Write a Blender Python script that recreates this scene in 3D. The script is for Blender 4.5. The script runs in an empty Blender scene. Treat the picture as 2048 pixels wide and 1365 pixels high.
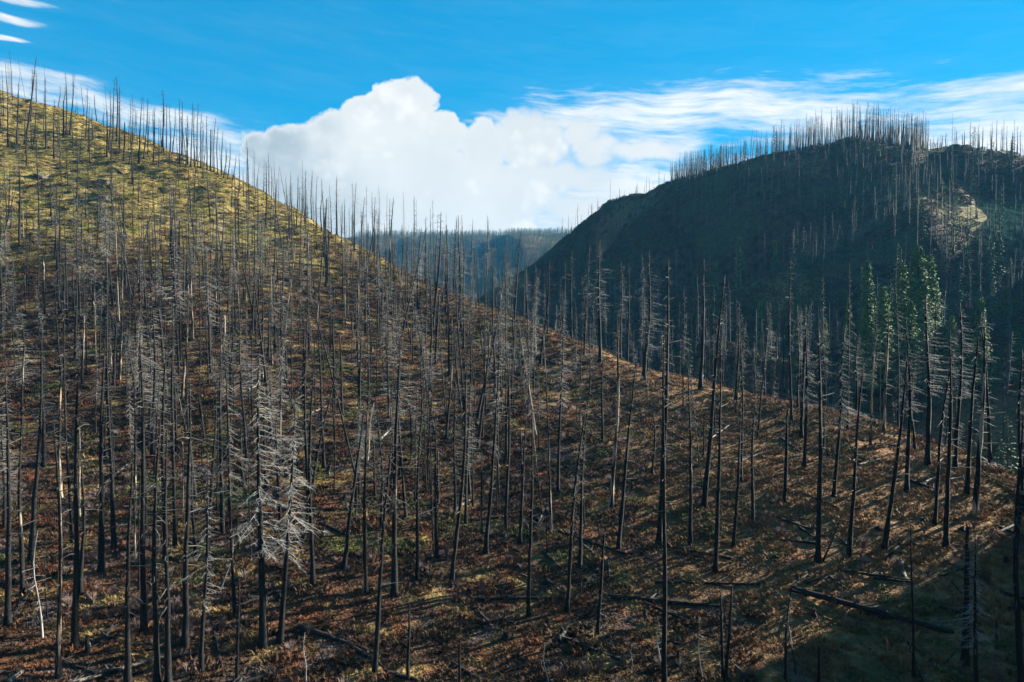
import bpy, math, random
import numpy as np
from mathutils import Vector, Matrix, Euler, Quaternion

S = bpy.context.scene
COL = S.collection
R = math.radians

# ------------------------------------------------------------------ camera
PITCH = R(2.0)
cam_data = bpy.data.cameras.new('camera')
cam_data.lens = 24.0; cam_data.sensor_width = 36.0
cam_data.clip_start = 0.5; cam_data.clip_end = 9000
cam = bpy.data.objects.new('camera', cam_data); COL.objects.link(cam)
cam.rotation_euler = (R(90) - PITCH, 0, 0)
S.camera = cam

# ------------------------------------------------------------------ sun
SUN_AZ, SUN_EL = R(63), R(20)          # azimuth to the right of +Y
SDIR = Vector((math.sin(SUN_AZ) * math.cos(SUN_EL), math.cos(SUN_AZ) * math.cos(SUN_EL), math.sin(SUN_EL)))
sun_data = bpy.data.lights.new('sun', 'SUN')
sun_data.energy = 5.0; sun_data.angle = R(0.5); sun_data.color = (1.0, 0.93, 0.80)
sun = bpy.data.objects.new('sun', sun_data); COL.objects.link(sun)
sun.rotation_euler = SDIR.to_track_quat('Z', 'Y').to_euler()

# ------------------------------------------------------------------ exposure
vs = S.view_settings
vs.view_transform = 'Standard'; vs.look = 'None'; vs.gamma = 1.0; vs.use_curve_mapping = False
vs.exposure = 2.4
S.cycles.max_bounces = 6; S.cycles.diffuse_bounces = 2; S.cycles.glossy_bounces = 2
S.cycles.volume_bounces = 0; S.cycles.transparent_max_bounces = 8

# ------------------------------------------------------------------ node helpers
class NT:
    def __init__(self, tree): self.t = tree; self.n = tree.nodes; self.l = tree.links
    def link(self, a, b): self.l.new(a, b)
    def _in(self, node, i, v):
        if v is None: return
        if isinstance(v, bpy.types.NodeSocket): self.l.new(v, node.inputs[i])
        else: node.inputs[i].default_value = v
    def math(self, op, a, b=None, c=None, clamp=False):
        n = self.n.new('ShaderNodeMath'); n.operation = op; n.use_clamp = clamp
        self._in(n, 0, a); self._in(n, 1, b); self._in(n, 2, c); return n.outputs[0]
    def vmath(self, op, a, b=None, scale=None):
        n = self.n.new('ShaderNodeVectorMath'); n.operation = op
        self._in(n, 0, a); self._in(n, 1, b)
        if scale is not None: self._in(n, 3, scale)
        return n.outputs['Value'] if op in ('LENGTH', 'DOT_PRODUCT', 'DISTANCE') else n.outputs[0]
    def xyz(self, x, y, z):
        n = self.n.new('ShaderNodeCombineXYZ'); self._in(n, 0, x); self._in(n, 1, y); self._in(n, 2, z); return n.outputs[0]
    def sep(self, v):
        n = self.n.new('ShaderNodeSeparateXYZ'); self._in(n, 0, v); return n.outputs
    def noise(self, v, scale, detail=2.0, rough=0.5, w=None, dist=0.0, color=False):
        n = self.n.new('ShaderNodeTexNoise')
        if w is not None: n.noise_dimensions = '4D'; self._in(n, 'W', w)
        self._in(n, 'Vector', v); self._in(n, 'Scale', scale); self._in(n, 'Detail', detail); self._in(n, 'Roughness', rough); self._in(n, 'Distortion', dist)
        return n.outputs['Color' if color else 'Fac']
    def range(self, v, a, b, c=0.0, d=1.0, smooth=False):
        n = self.n.new('ShaderNodeMapRange')
        if smooth: n.interpolation_type = 'SMOOTHSTEP'
        self._in(n, 0, v); self._in(n, 1, a); self._in(n, 2, b); self._in(n, 3, c); self._in(n, 4, d); return n.outputs[0]
    def mix(self, f, a, b, blend='MIX'):
        n = self.n.new('ShaderNodeMix'); n.data_type = 'RGBA'; n.blend_type = blend
        self._in(n, 0, f)
        for i, v in ((6, a), (7, b)):
            if isinstance(v, bpy.types.NodeSocket): self.l.new(v, n.inputs[i])
            else: n.inputs[i].default_value = (*v, 1.0)
        return n.outputs[2]

# ------------------------------------------------------------------ world: Nishita sky with clouds set by direction
F = 1365.0
def ray(u, v):
    a = (np.asarray(u, float) - 1024) / F; b = -(np.asarray(v, float) - 682.5) / F
    c, s = math.cos(PITCH), math.sin(PITCH)
    return a, c + b * s, b * c - s
def azel(u, v):
    x, y, z = ray(u, v); return math.atan2(x, y), float(z / math.hypot(x, y))
world = bpy.data.worlds.new('World'); S.world = world; world.use_nodes = True
world.cycles.sampling_method = 'NONE'
wt = NT(world.node_tree); wt.n.clear()
sky = wt.n.new('ShaderNodeTexSky'); sky.sky_type = 'NISHITA'; sky.sun_disc = False
sky.sun_elevation = SUN_EL; sky.sun_rotation = SUN_AZ; sky.air_density = 1.0; sky.dust_density = 0.0; sky.ozone_density = 3.0; sky.altitude = 600
tc = wt.n.new('ShaderNodeTexCoord')
dx, dy, dz = wt.sep(tc.outputs['Generated'])[:3]
az = wt.math('ARCTAN2', dx, dy)
hz = wt.math('SQRT', wt.math('ADD', wt.math('MULTIPLY', dx, dx), wt.math('MULTIPLY', dy, dy)))
el = wt.math('DIVIDE', dz, wt.math('MAXIMUM', hz, 0.02))
P0 = wt.xyz(az, el, 0.0)
def warped(amount, scale, detail, squash=1.0):
    q = wt.vmath('MULTIPLY', P0, (1.0, squash, 1.0))
    n = wt.vmath('SUBTRACT', wt.noise(q, scale, detail, 0.55, color=True), (0.5, 0.5, 0.5))
    return wt.vmath('ADD', P0, wt.vmath('MULTIPLY', n, (amount, amount * 0.8, 0.0)))
Pc = warped(0.075, 13.0, 8.0)
def blobs(P, items):
    acc = None
    for u, v, ru, rv in items:
        a, e = azel(u, v)
        q = wt.vmath('MULTIPLY', wt.vmath('SUBTRACT', P, (a, e, 0.0)), (F / ru, F / rv, 0.0))
        d = wt.math('SUBTRACT', 1.0, wt.vmath('LENGTH', q))
        if acc is None: acc = d
        else:
            acc = wt.math('SMOOTH_MAX', acc, d, 0.12)
    return acc
cumulus = blobs(Pc, [(828,216,56,66),(775,222,62,60),(735,245,62,66),(675,272,70,58),(592,292,62,54),(528,296,48,46),(890,262,48,52),(640,350,170,82),(800,350,190,110),
                     (560,400,130,70),(965,285,56,58),(1075,285,110,72),(1165,262,66,58),(1195,300,60,54),(1010,385,230,95),(1180,420,180,70),(1290,300,130,40),(1120,350,200,60),(720,450,260,80),(950,470,260,70),(1200,450,200,50)])
vor = wt.n.new('ShaderNodeTexVoronoi'); vor.feature = 'SMOOTH_F1'; vor.inputs['Scale'].default_value = 17.0; vor.inputs['Detail'].default_value = 2.0; vor.inputs['Roughness'].default_value = 0.6; vor.inputs['Smoothness'].default_value = 0.35
wt.link(warped(0.02, 30.0, 3.0), vor.inputs['Vector']); lobes = vor.outputs['Distance']
cumulus = wt.math('ADD', cumulus, wt.range(lobes, 0.1, 1.0, 0.16, -0.10))
soft = wt.math('ADD', wt.range(el, 0.20, 0.30, 0.22, 0.10), wt.range(az, azel(940, 300)[0], azel(1130, 300)[0], 0.0, 0.42, smooth=True))
cum_mask = wt.range(cumulus, -0.03, soft, smooth=True)
# streaky high cloud: long thin wisps gathered into bands
Pw = warped(0.06, 4.0, 3.0)
tilt = wt.vmath('ADD', Pw, wt.xyz(0.0, wt.math('MULTIPLY', az, 0.10), 0.0))
wisp = wt.noise(wt.vmath('MULTIPLY', tilt, (1.0, 5.5, 1.0)), 5.0, 7.0, 0.60)
fine = wt.noise(wt.vmath('MULTIPLY', tilt, (1.0, 7.0, 1.0)), 19.0, 5.0, 0.62)
bands = blobs(Pw, [(1350,232,350,58),(1580,240,170,40),(1450,205,60,16),(1330,290,120,26),(1340,345,220,24),(1240,400,190,60),(1560,285,120,14),(1960,235,220,56),(1990,290,190,40),(2060,190,110,26),
                   (330,240,120,20),(430,300,120,50),(110,196,130,16),(-60,150,150,26),(40,12,52,7),(25,48,44,6),(0,80,26,4),(190,0,36,5)])
band = wt.range(bands, -0.9, 0.6, smooth=True)
low = wt.range(el, 0.02, 0.22, 0.60, 0.0)                       # a little more cloud towards the horizon all round
fill_cloud = wt.range(wt.math('ABSOLUTE', wt.math('ADD', az, 0.0)), 0.75, 1.3, 0.0, 0.25, smooth=True)   # extra cloud added outside the view to whiten the fill light
cover = wt.math('ADD', wt.math('ADD', wt.math('MULTIPLY', band, 0.50), low), fill_cloud)
wsum = wt.math('ADD', wt.math('ADD', wt.math('MULTIPLY', wisp, 1.02), wt.math('MULTIPLY', fine, 0.50)), wt.math('SUBTRACT', cover, 1.08))
wisp_mask = wt.range(wsum, -0.14, 0.36, 0.0, 0.97, smooth=True)
veil = wt.range(wsum, -0.50, 0.0, 0.0, 0.03, smooth=True)
mask = wt.math('MAXIMUM', wt.math('MAXIMUM', cum_mask, wisp_mask), veil)
# colours
gam = wt.n.new('ShaderNodeGamma'); gam.inputs[1].default_value = 0.5
wt.link(sky.outputs[0], gam.inputs[0])
sky_col = wt.mix(1.0, gam.outputs[0], (0.04, 0.95, 1.47), 'MULTIPLY')
lump = wt.noise(warped(0.03, 20.0, 3.0), 5.5, 5.0, 0.55)
left_dim = wt.range(az, azel(500, 300)[0], azel(830, 300)[0], 1.0, 0.0, smooth=True)
edge = wt.range(cumulus, 0.03, 0.36, 0.15, 1.0, smooth=True)     # billow tops stay bright
dim = wt.math('ADD', wt.math('MULTIPLY', wt.math('MULTIPLY', wt.range(lump, 0.34, 0.58, 0.0, 1.0, smooth=True), edge), wt.math('ADD', wt.math('MULTIPLY', left_dim, 0.60), 0.12)), wt.math('MULTIPLY', wt.range(lobes, 0.45, 1.0, 0.0, 0.24, smooth=True), cum_mask))
cl = wt.mix(dim, (3.78, 3.86, 3.82), (1.45, 1.85, 2.1))
final = wt.mix(mask, sky_col, cl)
bg = wt.n.new('ShaderNodeBackground'); bg.inputs['Strength'].default_value = 0.05
wo = wt.n.new('ShaderNodeOutputWorld')
wt.link(final, bg.inputs['Color']); wt.link(bg.outputs[0], wo.inputs['Surface'])

# ------------------------------------------------------------------ materials
def material(name):
    m = bpy.data.materials.new(name); m.use_nodes = True
    t = NT(m.node_tree); t.n.clear()
    out = t.n.new('ShaderNodeOutputMaterial'); p = t.n.new('ShaderNodeBsdfPrincipled'); t.link(p.outputs[0], out.inputs[0])
    p.inputs['Roughness'].default_value = 0.85; p.inputs['Specular IOR Level'].default_value = 0.25
    return m, t, p
def bump(t, p, h, strength=0.4, dist=0.05):
    b = t.n.new('ShaderNodeBump'); b.inputs['Strength'].default_value = strength; b.inputs['Distance'].default_value = dist
    t.link(h, b.inputs['Height']); t.link(b.outputs[0], p.inputs['Normal'])
def info(t): return t.n.new('ShaderNodeObjectInfo')

def cover_colour(t, jitter=None):
    """colour of the ground cover at a place: bleached grass high up, rusty bracken and duff lower down, green patches"""
    g = t.n.new('ShaderNodeNewGeometry'); P = g.outputs['Position']
    x, y, z = t.sep(P)[:3]
    big = t.noise(P, 0.035, 3, 0.55); mid = t.noise(P, 0.16, 3, 0.6); small = t.noise(P, 0.9, 3, 0.6); speck = t.noise(P, 4.0, 2, 0.6)
    if jitter is not None: small = t.math('ADD', small, t.math('MULTIPLY', t.math('SUBTRACT', jitter, 0.5), 0.35))
    # grassy upper slope
    straw = t.mix(t.range(small, 0.35, 0.65), (0.36, 0.27, 0.085), (0.19, 0.146, 0.046))
    grass = t.mix(t.range(mid, 0.52, 0.66), straw, (0.165, 0.165, 0.034))
    grass = t.mix(t.range(t.noise(P, 0.3, 3, 0.6), 0.50, 0.62), grass, (0.065, 0.042, 0.024))
    # duff and bracken
    duff = t.mix(t.range(small, 0.32, 0.68), (0.018, 0.011, 0.008), (0.075, 0.044, 0.025))
    rust = t.mix(t.range(t.noise(P, 0.33, 3, 0.6), 0.50, 0.64), duff, (0.125, 0.05, 0.023))
    gold = t.mix(t.range(t.noise(P, 0.24, 3, 0.6, w=None), 0.54, 0.66), rust, (0.23, 0.155, 0.058))
    green = t.mix(t.range(t.noise(t.vmath('ADD', P, (31.0, 7.0, 3.0)), 0.11, 3, 0.6), 0.56, 0.66), gold, (0.062, 0.066, 0.02))
    twig = t.mix(t.range(t.noise(t.vmath('ADD', P, (-11.0, 57.0, 3.0)), 0.2, 3, 0.6), 0.57, 0.68), green, (0.10, 0.074, 0.066))
    tan = t.mix(t.range(small, 0.35, 0.65), (0.27, 0.155, 0.07), (0.125, 0.066, 0.032))
    tan = t.mix(t.range(t.noise(t.vmath('ADD', P, (91.0, 7.0, 3.0)), 0.13, 3, 0.6), 0.58, 0.68), tan, (0.085, 0.07, 0.027))
    tan = t.mix(t.range(t.noise(t.vmath('ADD', P, (9.0, 77.0, 3.0)), 0.2, 3, 0.6), 0.60, 0.68), tan, (0.05, 0.03, 0.022))
    right = t.range(t.math('ADD', x, t.math('MULTIPLY', t.math('SUBTRACT', mid, 0.5), 50.0)), 8.0, 34.0, smooth=True)
    lowc = t.mix(right, twig, tan)
    hi = t.range(t.math('ADD', z, t.math('ADD', t.math('MULTIPLY', t.math('SUBTRACT', big, 0.5), 46.0), t.math('MULTIPLY', t.math('SUBTRACT', mid, 0.5), 16.0))), 8.0, 30.0, smooth=True)
    c = t.mix(hi, lowc, grass)
    # the country across the valley: burnt ground, dull moss and grass
    across = t.range(t.math('ADD', y, t.math('MULTIPLY', x, 0.55)), 255.0, 300.0)
    burnt = t.mix(t.range(t.math('ADD', t.math('MULTIPLY', mid, 0.6), t.math('MULTIPLY', small, 0.4)), 0.40, 0.62), (0.014, 0.011, 0.009), (0.115, 0.078, 0.046))
    burnt = t.mix(t.range(t.noise(P, 0.02, 2, 0.5), 0.50, 0.58), burnt, t.mix(t.range(small, 0.4, 0.6), (0.026, 0.034, 0.014), (0.085, 0.092, 0.036)))
    pale = t.range(t.noise(t.vmath('ADD', P, (3.0, 5.0, 0.0)), 0.012, 2, 0.5), 0.56, 0.66)
    burnt = t.mix(t.math('MULTIPLY', pale, t.range(small, 0.38, 0.58)), burnt, (0.19, 0.145, 0.075))
    sunlit_patch = t.math('ADD', t.vmath('LENGTH', t.vmath('MULTIPLY', t.vmath('SUBTRACT', P, (257.0, 386.0, 0.0)), (1.0, 0.9, 0.0))), t.math('MULTIPLY', t.math('SUBTRACT', mid, 0.5), 70.0))  # sunlit patch of the far hill: its grass colour is painted brighter
    burnt = t.mix(t.math('MULTIPLY', t.range(sunlit_patch, 46.0, 16.0), t.range(small, 0.30, 0.52, 0.25, 1.0)), burnt, t.mix(t.range(mid, 0.40, 0.60), (0.52, 0.42, 0.19), (0.24, 0.20, 0.085)))
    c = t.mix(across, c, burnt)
    return c, small, speck
m_ground, t, p = material('ground_cover')
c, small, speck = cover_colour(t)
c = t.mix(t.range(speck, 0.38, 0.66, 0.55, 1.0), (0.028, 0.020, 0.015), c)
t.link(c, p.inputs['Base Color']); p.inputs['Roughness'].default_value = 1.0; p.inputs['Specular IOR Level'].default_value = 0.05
bump(t, p, t.math('ADD', t.math('MULTIPLY', small, 2.0), speck), 0.9, 0.35)

m_grass, t, p = material('grass_blades')
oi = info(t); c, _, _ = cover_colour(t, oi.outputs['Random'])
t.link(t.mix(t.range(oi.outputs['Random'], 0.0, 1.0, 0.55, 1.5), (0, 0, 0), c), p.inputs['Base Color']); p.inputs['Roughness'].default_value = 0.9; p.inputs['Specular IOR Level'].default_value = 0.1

def shrub_material(name, a, b, c3):
    m, t, p = material(name); oi = info(t)
    g = t.n.new('ShaderNodeNewGeometry')
    n = t.noise(g.outputs['Position'], 3.0, 2, 0.6)
    k = t.mix(oi.outputs['Random'], a, b); k = t.mix(t.range(n, 0.42, 0.62), k, c3)
    t.link(k, p.inputs['Base Color']); p.inputs['Roughness'].default_value = 0.9; p.inputs['Specular IOR Level'].default_value = 0.15
    return m
m_bracken = shrub_material('rusty_bracken', (0.115, 0.05, 0.022), (0.13, 0.08, 0.034), (0.05, 0.027, 0.016))
m_bush = shrub_material('green_bush', (0.062, 0.078, 0.022), (0.11, 0.105, 0.032), (0.03, 0.04, 0.014))
m_twigs = shrub_material('bare_twigs', (0.17, 0.125, 0.112), (0.13, 0.092, 0.082), (0.075, 0.052, 0.048))

def bark_material(name, dark, grey, tan, silver):
    m, t, p = material(name); oi = info(t)
    tcn = t.n.new('ShaderNodeTexCoord'); P = tcn.outputs['Object']
    at = t.n.new('ShaderNodeAttribute'); at.attribute_type = 'OBJECT'; at.attribute_name = 'bare'
    w = t.math('MULTIPLY', oi.outputs['Random'], 40.0)
    streak = t.noise(t.vmath('MULTIPLY', P, (1.0, 1.0, 0.07)), 3.2, 3, 0.6, w=w)
    patch = t.noise(t.vmath('MULTIPLY', P, (1.0, 1.0, 0.14)), 0.9, 2, 0.5, w=w)
    flake = t.noise(t.vmath('MULTIPLY', P, (1.0, 1.0, 0.35)), 9.0, 3, 0.65, w=w)
    base = t.mix(t.range(flake, 0.55, 0.78), dark, grey)
    thr = t.math('SUBTRACT', 0.77, t.math('MULTIPLY', at.outputs['Fac'], 0.42))
    s = t.math('ADD', t.math('MULTIPLY', streak, 0.45), t.math('MULTIPLY', patch, 0.55))
    mk = t.range(s, thr, t.math('ADD', thr, 0.035))
    mk = t.math('MULTIPLY', mk, t.range(flake, 0.30, 0.42))
    wood = t.mix(t.range(patch, 0.40, 0.62), silver, tan)
    wood = t.mix(t.range(streak, 0.42, 0.60), wood, tuple(0.55 * k for k in silver))
    t.link(t.mix(mk, base, wood), p.inputs['Base Color'])
    p.inputs['Roughness'].default_value = 0.8; p.inputs['Specular IOR Level'].default_value = 0.2
    bump(t, p, t.math('ADD', flake, streak), 0.8, 0.06)
    return m
m_bark = bark_material('charred_bark', (0.003, 0.003, 0.0035), (0.046, 0.042, 0.038), (0.34, 0.20, 0.075), (0.36, 0.325, 0.275))
m_log = bark_material('charred_log', (0.007, 0.0065, 0.0065), (0.05, 0.043, 0.037), (0.24, 0.145, 0.07), (0.27, 0.25, 0.215))
def simple(name, a, b, scale=2.0, rough=0.8):
    m, t, p = material(name); oi = info(t)
    g = t.n.new('ShaderNodeNewGeometry')
    n = t.noise(g.outputs['Position'], scale, 2, 0.6)
    f = t.math('ADD', t.range(n, 0.35, 0.65, 0.0, 0.6), t.math('MULTIPLY', oi.outputs['Random'], 0.4))
    t.link(t.mix(f, a, b), p.inputs['Base Color']); p.inputs['Roughness'].default_value = rough
    return m
m_stub = simple('charred_branches', (0.008, 0.008, 0.008), (0.075, 0.069, 0.06))
m_twig = simple('grey_dead_branches', (0.075, 0.073, 0.067), (0.26, 0.25, 0.228), 0.6)
m_pale = simple('bleached_branches', (0.12, 0.117, 0.108), (0.27, 0.262, 0.24), 0.8)
m_needle = simple('green_needles', (0.055, 0.105, 0.028), (0.15, 0.215, 0.058), 0.35)
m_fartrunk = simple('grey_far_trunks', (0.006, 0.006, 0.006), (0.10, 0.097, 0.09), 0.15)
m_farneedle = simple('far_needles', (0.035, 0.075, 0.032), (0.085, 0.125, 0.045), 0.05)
m_rock = simple('dark_rock', (0.03, 0.028, 0.024), (0.11, 0.095, 0.075), 1.2)

# ------------------------------------------------------------------ the lie of the land
def at_depth(u, v, d):
    x, y, z = ray(u, v)
    return np.array([x / y * d, d + 0 * x, z / y * d]).T
def project(P):
    x, y, z = P[..., 0], P[..., 1], P[..., 2]
    c, s = math.cos(PITCH), math.sin(PITCH)
    yc = y * c - z * s; zc = y * s + z * c
    return 1024 + F * x / yc, 682.5 - F * zc / yc
# surveyed heights of the place: (column, row, distance in metres)
NEAR = [(0,1365,48),(0,1200,60),(0,1000,80),(0,800,110),(0,600,150),(0,400,205),(0,320,232),(0,290,255),(0,183,300),
 (250,1365,49),(250,1150,66),(250,900,97),(250,650,143),(250,450,200),(250,345,240),(250,310,265),(240,262,295),
 (500,1365,50),(500,1200,62),(500,1000,85),(500,800,115),(500,600,165),(500,480,215),(480,364,285),(380,325,292),
 (750,1365,51),(750,1100,73),(750,850,114),(750,700,152),(750,600,192),(620,443,255),(700,487,240),(780,530,228),
 (1000,1365,52),(1000,1200,64),(1000,1000,88),(1000,800,130),(1000,700,165),(1000,622,200),(890,580,214),
 (1200,1365,52),(1200,1100,73),(1200,900,103),(1200,780,137),(1200,692,168),(1100,655,184),
 (1400,1365,52),(1400,1150,68),(1400,1000,85),(1400,850,114),(1400,762,142),
 (1600,1365,52),(1600,1150,67),(1600,950,90),(1600,808,122),
 (1800,1365,52),(1800,1150,66),(1800,1000,82),(1800,900,98),(1800,852,108),
 (1920,898,98),(2048,1365,50),(2048,1150,64),(2048,1050,75),(2048,972,86),
 (-150,1365,45),(-150,900,92),(-150,500,170),(-150,160,290),(2200,1365,48),(2200,1070,72)]
CREST = [(0,183,300),(240,262,295),(480,364,285),(620,443,255),(700,487,240),(780,530,228),(890,580,214),(1000,622,200),(1100,655,184),(1200,692,168),(1400,762,142),
 (1600,808,122),(1800,852,108),(1920,898,98),(2048,972,86)]
RIGHT = [(1420,358,620),(1400,500,480),(1380,600,370),(1400,690,270),
 (1330,374,660),(1200,425,740),(1200,520,600),(1200,600,420),(1130,478,800),(1040,545,880),(1040,620,600),
 (1500,330,590),(1520,450,450),(1520,600,330),(1550,720,250),
 (1640,287,560),(1690,277,550),(1640,400,450),(1640,520,360),(1640,650,290),(1700,770,235),
 (1760,287,540),(1810,298,530),(1780,420,410),(1800,560,320),(1800,700,255),
 (1900,287,520),(1960,295,505),(1900,400,420),(1930,600,290),(1900,780,215),
 (2048,307,480),(2048,450,370),(2048,620,270),(2048,850,180),(2150,345,470),(2300,470,420)]
RCREST = [(1040,545,880),(1130,478,800),(1200,425,740),(1330,374,660),(1420,358,620),(1500,330,590),(1640,287,560),(1690,277,550),(1760,287,540),(1810,298,530),(1900,287,520),(1960,295,505),(2048,307,480),(2150,345,470),(2300,470,420)]
def _ctrl():
    P = [at_depth(*p) for p in NEAR]
    for u, v, d in CREST:                      # the far side of the spur falls away into the valley
        t = (u - 0) / 2048
        for k, drop in ((1.16, .055), (1.36, .17)):
            q = at_depth(u, v, d * k); q[2] -= drop * d * (1.0 + .25 * t); P.append(q)
    P += [at_depth(*p) for p in RIGHT]
    for u, v, d in RCREST:
        for k, drop in ((1.14, .045), (1.4, .16)):
            q = at_depth(u, v, d * k); q[2] -= drop * d; P.append(q)
    # wider country: valley behind, high ground to the far left and far right, the far ridge closing the valley
    P += [np.array(p, float) for p in [(-60,-120,-55),(60,-120,-62),(-300,-150,-20),(300,-150,-60),(-260,60,5),(-420,200,90),(-420,420,120),(-150,480,20),(-320,620,60),
          (150,0,-24),(300,120,10),(700,250,30),(600,0,0),(900,700,40),
          (-30,520,-40),(40,700,-50),(130,420,-48),(110,300,-46),(95,200,-40),(100,120,-35),(0,15,-29),(-40,15,-28),(50,15,-31),
          (-900,-200,60),(1200,-200,60),(-900,900,120),(1400,900,160)]]
    return np.array(P)
def tps_fit(P, lam=0.02):
    X = P[:, :2] / 100.; n = len(X)
    D = np.linalg.norm(X[:, None] - X[None], axis=2); K = np.where(D > 0, D * D * np.log(D + 1e-12), 0)
    A = np.zeros((n + 3, n + 3)); A[:n, :n] = K + lam * np.eye(n); A[:n, n] = 1; A[:n, n+1:] = X; A[n, :n] = 1; A[n+1:, :n] = X.T
    return X, np.linalg.solve(A, np.r_[P[:, 2], 0, 0, 0])
TX, TW = tps_fit(_ctrl(), 0.004)
def smooth(a, b, x): t = np.clip((x - a) / (b - a), 0, 1); return t * t * (3 - 2 * t)
def base_height(x, y):
    x = np.asarray(x, float); y = np.asarray(y, float); sh = np.broadcast(x, y).shape
    q = np.stack([np.broadcast_to(x, sh).ravel(), np.broadcast_to(y, sh).ravel()], 1) / 100.
    out = np.empty(len(q)); n = len(TX)
    for i in range(0, len(q), 20000):
        s = q[i:i+20000]; D2 = ((s[:, None] - TX[None]) ** 2).sum(2)
        out[i:i+20000] = (0.5 * D2 * np.log(D2 + 1e-12)) @ TW[:n] + TW[n] + s @ TW[n+1:]
    return out.reshape(sh)
def vnoise(x, y, seed=0):
    xi = np.floor(x).astype(np.int64); yi = np.floor(y).astype(np.int64); fx = x - xi; fy = y - yi
    def h(a, b):
        k = (a * 374761393 + b * 668265263 + seed * 974711) & 0x7fffffff; k = ((k ^ (k >> 13)) * 1274126177) & 0x7fffffff
        return ((k ^ (k >> 16)) & 0xffff) / 32767.5 - 1
    sx = fx*fx*(3-2*fx); sy = fy*fy*(3-2*fy)
    a = h(xi, yi)*(1-sx) + h(xi+1, yi)*sx; b = h(xi, yi+1)*(1-sx) + h(xi+1, yi+1)*sx
    return a*(1-sy) + b*sy
def fbm(x, y, octs, seed=0):
    r = 0; amp = 1; tot = 0
    for o in range(octs): r = r + amp * vnoise(x * 2**o + 13.7*o, y * 2**o - 7.1*o, seed + o); tot += amp; amp *= .5
    return r / tot
def height(x, y):
    x = np.asarray(x, float); y = np.asarray(y, float)
    h = base_height(x, y)
    # far ridge closing the valley
    far = 205 * smooth(900, 1850, y - 0.03 * x) * smooth(-1500, -300, x) - 60 * smooth(900, 1000, y)
    w = smooth(820, 1050, y)
    fr = -60 + 285 * smooth(950, 1900, y + 0.10 * x) + (38 * fbm(x / 170, y / 240, 3, 5) - 22 * (1 - np.abs(fbm(x / 120, y / 420, 1, 8))) ** 3) * smooth(1000, 1200, y) * (1 - .8 * smooth(1600, 1850, y))
    h = h * (1 - w) + fr * w
    # the left and right spurs keep their steep, lumpy relief
    h = h + 1.1 * fbm(x / 22, y / 22, 2, 3) * smooth(30, 90, y) + 0.34 * fbm(x / 4.5, y / 4.5, 3, 9)
    across = smooth(240, 340, y + 0.25 * x) * (1 - w)
    h = h + (6 * fbm(x / 70, y / 70, 2, 21) - 9 * (1 - np.abs(fbm((x - .35 * y) / 46, (y + .2 * x) / 150, 2, 61))) ** 4 * (1 - .75 * smooth(520, 620, y)) + 3) * across
    up = smooth(6, 34, h) * (1 - smooth(240, 330, y + 0.25 * x))
    h = h + up * (1.5 * fbm(x / 11, y / 11, 3, 41) + .7 * fbm(x / 4, y / 4, 2, 47) + .55 * (1 - np.abs(fbm(x / 7, y / 4, 2, 43))) ** 3)
    # a small spur on the far hill whose right flank catches the sun
    h = h + 17 * np.exp(-((x - 0.62 * (y - 374) - 222) / 20) ** 2 - ((y - 374) / 48) ** 2)
    h = h + 64 * np.exp(-((x - 405) / 55) ** 2 - ((y - 392) / 45) ** 2) + 46 * np.exp(-((x - 335) / 45) ** 2 - ((y - 310) / 50) ** 2)  # unseen mounds added beyond the right edge to shade the far hill
    return h

# ------------------------------------------------------------------ mesh helpers
def tri_mesh(name, V, Fc, mats, idx=None, smooth=True):
    V = np.asarray(V, np.float32); Fc = np.asarray(Fc, np.int32); k = Fc.shape[1]
    me = bpy.data.meshes.new(name); me.vertices.add(len(V)); me.vertices.foreach_set('co', V.ravel())
    me.loops.add(Fc.size); me.loops.foreach_set('vertex_index', Fc.ravel())
    me.polygons.add(len(Fc)); me.polygons.foreach_set('loop_start', np.arange(0, Fc.size, k, dtype=np.int32))
    me.polygons.foreach_set('use_smooth', np.full(len(Fc), smooth))
    for m in (mats if isinstance(mats, (list, tuple)) else [mats]): me.materials.append(m)
    if idx is not None: me.polygons.foreach_set('material_index', np.asarray(idx, np.int32))
    me.update(); me.validate(); return me
class Geo:
    """collects triangles"""
    def __init__(self): self.V = []; self.T = []; self.M = []; self.n = 0
    def add(self, V, T, m=0):
        V = np.asarray(V, float); T = np.asarray(T, int); self.V.append(V); self.T.append(T + self.n); self.M.append(np.full(len(T), m)); self.n += len(V)
    def join(self, other, m=None):
        for V, T, M in [(np.concatenate(other.V), np.concatenate(other.T), np.concatenate(other.M))]: self.add(V, T, 0); self.M[-1] = M if m is None else np.full(len(T), m)
    def tube(self, pts, rad, sides=3, m=0, cap=True, phase=0.0):
        pts = np.asarray(pts, float); n = len(pts); rad = np.asarray(rad, float)
        d = np.gradient(pts, axis=0); d /= np.linalg.norm(d, axis=1)[:, None] + 1e-9
        ref = np.array([0, 0, 1.0]) if abs(d[0, 2]) < 0.8 else np.array([1.0, 0, 0])
        a = np.cross(d, ref); a /= np.linalg.norm(a, axis=1)[:, None] + 1e-9; b = np.cross(d, a)
        th = phase + np.arange(sides) * 2 * math.pi / sides
        V = (pts[:, None] + rad[:, None, None] * (np.cos(th)[None, :, None] * a[:, None] + np.sin(th)[None, :, None] * b[:, None])).reshape(-1, 3)
        T = []
        for i in range(n - 1):
            for j in range(sides):
                p, q = i * sides + j, i * sides + (j + 1) % sides
                T += [(p, p + sides, q), (q, p + sides, q + sides)]
        if cap:
            T += [((n - 1) * sides, (n - 1) * sides + j + 1, (n - 1) * sides + j + 2)[::-1] for j in range(sides - 2)]
        self.add(V, T, m)
    def mesh(self, name, mats, smooth=True):
        return tri_mesh(name, np.concatenate(self.V), np.concatenate(self.T), mats, np.concatenate(self.M), smooth)
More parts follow.
